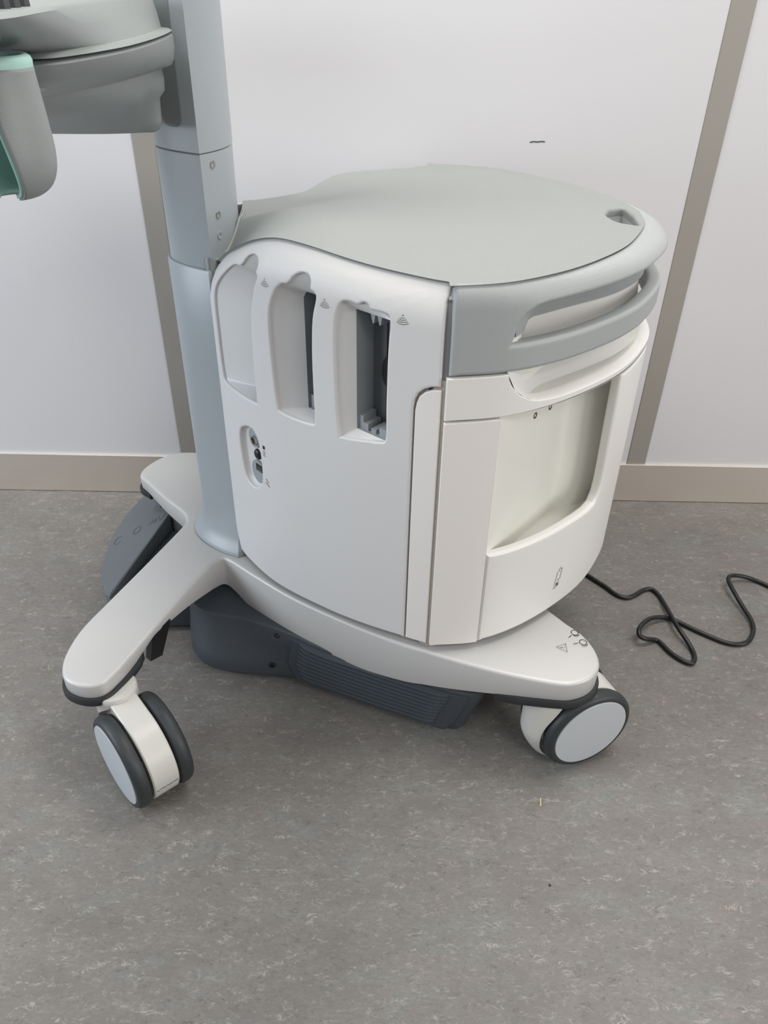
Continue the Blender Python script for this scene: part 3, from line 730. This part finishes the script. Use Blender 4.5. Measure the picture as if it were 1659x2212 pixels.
# inner edge of the bin opening
binp = obj('storage_bin', bm, 'bin', cart, 'cream white open storage bin', smooth=50)
an = np.array([A1[1]-A0[1], -(A1[0]-A0[0])]); an /= np.linalg.norm(an)
for p in ((.203, .938, .565), (.230, .973, .561)): screw('bin_screw', p, (an[0], an[1], 0), .0048, 'brass', 'black', binp)
bn = np.array([.4, -.92])
bm = bmesh.new()
qc = Vector((.339, 1.0475, .368)); mm = frame_mtx(qc+Vector((.001, -.002, 0)), (.42, -.9, 0))
rgs = [[mm @ Vector((.011*math.cos(a), .009*math.sin(a), h)) for a in np.linspace(0, 6.283, 20, endpoint=False)] for h in (.0, .0006)]
loft(bm, rgs, True, False, True); obj('cable_hole', bm, 'gasket', binp, 'dark cable hole in the bin')
# symbols on the lower front
bm = bmesh.new(); f = bmap
ribbon(bm, [(.2225, .2745), (.2345, .2790), (.2365, .2990), (.2340, .2985), (.2335, .3020), (.2290, .3005), (.2290, .2970), (.2260, .2955)], .0009, f, closed=True)
ribbon(bm, [(.2275, .2790), (.2315, .2800)], .0008, f); ribbon(bm, [(.2300, .2955), (.2325, .2962)], .0008, f)
obj('printed_symbol', bm, 'ink', low, 'battery outline symbol', smooth=None)
bm = bmesh.new()
ribbon(bm, [(.2215, .2635), (.2330, .2675), (.2335, .2735), (.2270, .2725), (.2220, .2700)], .0009, f, closed=True)
ribbon(bm, [(.2270, .2655), (.2275, .2720)], .0008, f); disc(bm, (.2303, .2695), .0016, .0022, f)
obj('printed_symbol', bm, 'ink', low, 'small lock symbol', smooth=None)

# ---- symbols on the chassis arm
cmap = lambda u, v, h: (u, v, .2092+h)
bm = bmesh.new(); ribbon(bm, [(.2690, .8575), (.2845, .8650), (.2840, .8470)], .0011, cmap, closed=True); ribbon(bm, [(.2745, .8565), (.2795, .8568)], .001, cmap); disc(bm, (.2818, .857), .0006, .0006, cmap)
obj('printed_symbol', bm, 'ink', chassis, 'warning triangle', smooth=None)
for cx, cy, a in ((.3035, .890, 225), (.3125, .869, 195)):
    bm = bmesh.new(); ribbon(bm, arc(cx, cy, .0056, 0, 360, 20)[:-1], .0011, cmap, closed=True)
    ribbon(bm, arc(cx+.0006, cy-.0016, .0062, 230, 330, 8), .0012, cmap)
    d = np.array([math.cos(R(a)), math.sin(R(a))]); c0 = np.array([cx, cy]); ribbon(bm, [c0+d*.0085, c0+d*.0165], .0011, cmap)
    obj('printed_symbol', bm, 'ink', chassis, 'castor lock symbol', smooth=None)

# ---- lid
qs = np.linspace(.0, .432, 120)
EDGN = np.array([sm(q, seam(q), -.0005) for q in qs]); EDGF = np.array([far_map(q, seamf(q), -.0005) for q in qs])
REAR = np.array([BOW.at(u, -(ins(u)+.0065)) for u in np.linspace(.004, B2-.004, 120)])
def lidz(x, y):
    dn = np.hypot(EDGN[:, 0]-x, EDGN[:, 1]-y); df = np.hypot(EDGF[:, 0]-x, EDGF[:, 1]-y)
    wn = np.exp(-(dn-dn.min())/.006); zn = float((EDGN[:, 2]*wn).sum()/wn.sum())
    wf = np.exp(-(df-df.min())/.006); zf_ = float((EDGF[:, 2]*wf).sum()/wf.sum())
    a = sstep(float(dn.min()/(dn.min()+df.min()+1e-9))); ze = zn*(1-a)+zf_*a+.0022
    wgt = 1-sstep(float(min(dn.min(), df.min()))/.12)
    dr = float(np.min(np.hypot(REAR[:, 0]-x, REAR[:, 1]-y))); wr = 1-sstep(dr/.11)
    z = .7835*(1-wr)+.7738*wr
    return z*(1-wgt)+ze*wgt
near = []
for s in np.linspace(.015, .4325, 44):
    p = sm(s, seam(s), -.0005); near.append((p[0], p[1]))
rear = [tuple(BOW.at(u, -(ins(u)+.0065))) for u in np.linspace(.004, BL, 40)]
collar = cr([(-.262, 1.096), (-.246, 1.092), (-.2300, 1.120), (-.2185, 1.155), (-.2150, AX)], 8)
hlf = [tuple(p) for p in collar[::-1]] + near + rear
rear2 = [tuple(BOW.at(u, -(ins(u)+.0065))) for u in np.linspace(BL, B2-.004, 40)][1:]
farl = [far_map(q, seamf(q), -.0005)[:2] for q in np.linspace(.4325, .015, 44)]
coll2 = cr([(-.2150, AX), (-.2155, 1.205), (-.2165, 1.218)], 6)
lo2 = hlf + rear2 + [tuple(p) for p in farl if p[0] > -.214] + [tuple(p) for p in coll2[::-1]][:-1]
lo3 = []
for p in lo2:
    if not lo3 or math.hypot(p[0]-lo3[-1][0], p[1]-lo3[-1][1]) > 8e-4: lo3.append(p)
notch = rounded([(.351, 1.213), (.354, 1.165), (.349, 1.112), (.318, 1.122), (.309, 1.150), (.325, 1.19)], [.004, .02, .004, .02, .02, .02], 5)
lid = mapped_panel('lid', [lo3, notch], lambda u, v, h: (max(u, -.262), min(max(v, .83), 1.545), lidz(max(u, -.262), v)+h), 'lid', cart, .016, .0045, us=np.linspace(-.25, .36, 40), vs_=np.linspace(.86, 1.52, 44), label='light grey flat lid on top')
cz = np.array([.348, 1.155]); bm = bmesh.new(); rg = []
for t, d in ((1.01, -.003), (1.0, -.012), (.9, -.026), (.75, -.040), (.55, -.046)): rg.append([(*(cz+(p-cz)*t), lidz(*p)+d) for p in notch])
loft(bm, rg, True, False, True); obj('finger_notch', bm, 'band', lid, 'grey triangular finger notch', smooth=50)
bm = bmesh.new()
lip = cr([(-.2555, 1.090), (-.246, 1.0895), (-.2285, 1.118), (-.2165, 1.155), (-.2130, AX)], 8)
lp = [tuple(p) for p in lip]
rg = []
for x, y in lp:
    z = lidz(x+.004, y); rg.append([(x-.004, y, z-.03), (x-.004, y, z+.0005), (x-.0025, y, z+.0018), (x, y, z+.0012), (x+.001, y, z-.03)])
loft(bm, rg, False); obj('column_collar', bm, 'lid', lid, 'thin lip round the column')

# ---- control console
lv = [
 (1.0300, [(-.70, .52), (-.30, .51), (-.244, .522), (-.236, .55), (-.257, .674), (-.284, .87), (-.288, 1.0), (-.283, 1.065)]),
 (1.0275, [(-.70, .515), (-.295, .505), (-.239, .518), (-.231, .55), (-.252, .674), (-.279, .87), (-.284, 1.0), (-.279, 1.067)]),
 (1.014, [(-.70, .60), (-.31, .593), (-.258, .60), (-.252, .64), (-.259, .75), (-.268, .90), (-.274, 1.0), (-.276, 1.07)]),
 (.9992, [(-.70, .69), (-.33, .685), (-.290, .685), (-.272, .705), (-.257, .80), (-.256, .90), (-.264, 1.0), (-.274, 1.072)])]
mid = [
 (.9995, [(-.70, .69), (-.33, .685), (-.290, .685), (-.271, .705), (-.256, .80), (-.255, .90), (-.263, 1.0), (-.273, 1.073)]),
 (.9988, [(-.70, .68), (-.32, .675), (-.280, .675), (-.262, .700), (-.248, .80), (-.248, .90), (-.256, 1.0), (-.266, 1.075)]),
 (.9965, [(-.70, .675), (-.315, .67), (-.274, .672), (-.256, .700), (-.243, .80), (-.244, .90), (-.252, 1.0), (-.262, 1.076)]),
 (.9955, [(-.70, .68), (-.32, .675), (-.278, .677), (-.259, .705), (-.246, .80), (-.247, .90), (-.255, 1.0), (-.265, 1.075)])]
trayl = [
 (.9945, [(-.70, .68), (-.32, .675), (-.278, .677), (-.259, .705), (-.246, .80), (-.247, .90), (-.255, 1.0), (-.265, 1.075)]),
 (.992, [(-.70, .675), (-.315, .67), (-.274, .672), (-.255, .700), (-.243, .80), (-.244, .90), (-.252, 1.0), (-.262, 1.076)]),
 (.980, [(-.70, .685), (-.32, .68), (-.280, .685), (-.262, .715), (-.248, .81), (-.248, .91), (-.254, 1.0), (-.262, 1.076)]),
 (.967, [(-.70, .71), (-.34, .705), (-.305, .715), (-.288, .75), (-.269, .83), (-.262, .93), (-.262, 1.0), (-.264, 1.076)]),
 (.961, [(-.70, .725), (-.36, .72), (-.325, .735), (-.303, .77), (-.281, .85), (-.271, .94), (-.268, 1.0), (-.268, 1.075)])]
lowl = [
 (.9612, [(-.70, .745), (-.38, .745), (-.343, .762), (-.322, .795), (-.299, .868), (-.287, .945), (-.282, 1.0), (-.281, 1.068)]),
 (.957, [(-.70, .75), (-.383, .75), (-.344, .768), (-.322, .80), (-.297, .873), (-.285, .95), (-.280, 1.0), (-.279, 1.070)]),
 (.948, [(-.70, .765), (-.39, .762), (-.350, .780), (-.325, .812), (-.297, .885), (-.284, .96), (-.280, 1.01), (-.278, 1.071)]),
 (.934, [(-0.7, 0.82), (-0.41, 0.81), (-0.365, 0.825), (-0.335, 0.855), (-0.303, 0.91), (-0.287, 0.975), (-0.285, 1.023), (-0.279, 1.071)]),
 (.926, [(-0.7, 0.86), (-0.44, 0.85), (-0.385, 0.862), (-0.35, 0.885), (-0.316, 0.93), (-0.296, 0.985), (-0.293, 1.0275), (-0.286, 1.07)]),
 (.900, [(-0.7, 1), (-0.56, 0.995), (-0.45, 0.99), (-0.39, 0.998), (-0.345, 1.01), (-0.315, 1.03), (-0.3035, 1.05), (-0.288, 1.07)]),
 (.890, [(-0.7, 1.03), (-0.56, 1.028), (-0.46, 1.03), (-0.4, 1.035), (-0.36, 1.042), (-0.325, 1.052), (-0.3105, 1.061), (-0.292, 1.07)]),
 (.8865, [(-0.7, 1.045), (-0.56, 1.043), (-0.46, 1.045), (-0.4, 1.048), (-0.36, 1.052), (-0.33, 1.06), (-0.317, 1.066), (-0.3, 1.072)])]
def cring(z, e):
    q = [tuple(p) for p in cr(e, 7)]
    x, y = q[-1]
    q += [(x-.003, y+.007), (x-.010, y+.012), (x-.022, y+.016), (-.350, 1.10), (-.372, AX), (-.36, 1.30), (-.36, 1.45), (-.70, 1.45)]
    return [(a, b, z) for a, b in q]
def console_part(name, lev, material, parent, label, cap0=False, cap1=False):
    bm = bmesh.new(); loft(bm, [cring(z, e) for z, e in lev], True, cap0, cap1)
    return obj(name, bm, material, parent, label, smooth=50)
con = console_part('control_console', lv, 'console', cart, 'grey control console at the top of the column', cap0=True)
console_part('console_ledge', mid, 'console', con, 'grey rounded ledge', True, True)
console_part('console_tray', trayl, 'console', con, 'grey console underbody band', True, True)
console_part('console_underside', lowl, 'console', con, 'tapering grey console underside', True, True)
for k in range(6):
    bm = bmesh.new(); cx, cy = -.2470-.0037*k, .536+.0265*k
    loft(bm, [[(cx+sx*w2-dx, cy+sy*d2, z) for sx, sy in ((-1, -1), (1, -1), (1, 1), (-1, 1))] for z, w2, d2, dx in ((1.0298, .0036, .0050, .0045), (1.036, .0034, .0046, .0045), (1.044, .0026, .0032, .0045), (1.0455, .0018, .0022, .0045))], True, False, True)
    obj('slider_knob', bm, 'knob', con, smooth=60)

# ---- transducer holder
hc = Vector((-.2850, .612, 0))
prof_o = [(r_*.98, .953+(z-.95)*.90) for r_, z in [(.0345, .998), (.0352, .985), (.0365, .965), (.0375, .945), (.0372, .932), (.035, .920), (.030, .9105), (.022, .9045), (.012, .902)]]
bm = bmesh.new(); mmh = Matrix.Translation(hc)
def cup(bm, prof, ex):
    rings = []
    for r_, z in prof:
        a0 = R(np.interp(z, [.90, .93, .96, 1.0], [-44, -53, -62, -68])-ex); a1 = R(222+ex)
        rings.append([mmh @ Vector((r_*math.cos(a0+(a1-a0)*i/60), r_*math.sin(a0+(a1-a0)*i/60), z)) for i in range(61)])
    loft(bm, rings, False)
cup(bm, [(r_, z) for r_, z in cr(prof_o, 4)], 0)
ho = obj('transducer_holder', bm, 'console', cart, 'grey cup shaped holder hung on the console', smooth=60)
mo = ho.modifiers.new('s', 'SOLIDIFY'); mo.thickness = .0022; mo.offset = -1
bm = bmesh.new(); cup(bm, [(r_-.0026, z+.0012) for r_, z in cr(prof_o, 4)], 3)
li = obj('holder_liner', bm, 'mint', ho, 'mint green soft liner', smooth=60)
mo = li.modifiers.new('s', 'SOLIDIFY'); mo.thickness = .0030; mo.offset = -1
bm = bmesh.new(); pr = [(.0338, .9985)] + [(.0340, 1.0005), (.0330, 1.003), (.0305, 1.0045), (.027, 1.0040), (.0245, 1.0015), (.0235, .997), (.0245, .992), (.030, .990), (.0336, .9945)]
pr = [(r_, z-.0005) for r_, z in pr]
lathe(bm, pr+[pr[0]], mmh, 50); obj('holder_rim', bm, 'mint', ho, 'mint green cushioned rim', smooth=60)
bm = bmesh.new(); box(bm, (-.305, .640, .970), (-.285, .72, .985), .002); obj('holder_mount', bm, 'console', ho, smooth=30)

# ------------------------------------------------------------------ power cord on the floor
cord = [(.24, 1.40, .10), (.30, 1.40, .07), (.36, 1.375, .03), (.41, 1.32, .008), (0.451, 1.27, 0.005), (0.469, 1.248, 0.005), (0.486, 1.223, 0.005), (0.505, 1.213, 0.005), (0.526, 1.223, 0.005), (0.546, 1.238, 0.005), (0.562, 1.243, 0.005), (0.571, 1.234, 0.005), (0.577, 1.213, 0.005), (0.577, 1.164, 0.012), (0.578, 1.114, 0.018), (0.587, 1.087, 0.012), (0.594, 1.065, 0.005), (0.592, 1.044, 0.005), (0.583, 1.03, 0.005), (0.573, 1.031, 0.005), (0.56, 1.043, 0.005), (0.548, 1.06, 0.005), (0.539, 1.081, 0.005), (0.531, 1.09, 0.005), (0.509, 1.082, 0.015), (0.495, 1.083, 0.022), (0.497, 1.098, 0.026), (0.514, 1.121, 0.022), (0.535, 1.14, 0.016), (0.558, 1.15, 0.01), (0.576, 1.15, 0.006), (0.592, 1.142, 0.005), (0.616, 1.121, 0.005), (0.642, 1.101, 0.005), (0.666, 1.086, 0.005), (0.686, 1.082, 0.005), (0.705, 1.087, 0.005), (0.721, 1.102, 0.005), (0.735, 1.127, 0.005), (0.738, 1.152, 0.008), (0.733, 1.185, 0.012), (0.728, 1.215, 0.018), (0.726, 1.25, 0.022), (0.733, 1.267, 0.022), (0.749, 1.277, 0.018), (0.774, 1.28, 0.012), (0.8, 1.275, 0.005), (0.817, 1.26, 0.005), (.87, 1.21, .005), (.98, 1.17, .005), (1.2, 1.2, .005)]
bm = bmesh.new(); tube(bm, cr(cord, 5), .0045, 12)
tag(obj('power_cord', bm, 'cord', None, smooth=60), 'black power cord looped on the floor beside the machine', 'cord')
bm = bmesh.new(); tube(bm, [(.2505, .722, .0012), (.2518, .729, .0016), (.2525, .736, .0012)], .0009, 6)
tag(obj('straw_fragment', bm, 'straw', None), 'tiny pale straw-like sliver on the floor before the vents', 'debris')
bm = bmesh.new()
rg = [[(.244+r_*math.cos(a)*(1+.3*math.sin(2*a)), .596+r_*1.3*math.sin(a), z) for a in np.linspace(0, 6.283, 12, endpoint=False)] for r_, z in ((.0016, .0), (.0014, .0012), (.0005, .0018))]
loft(bm, rg, True, True, True); tag(obj('grit_speck', bm, 'rubber', None), 'tiny dark speck of grit on the floor in front', 'debris')
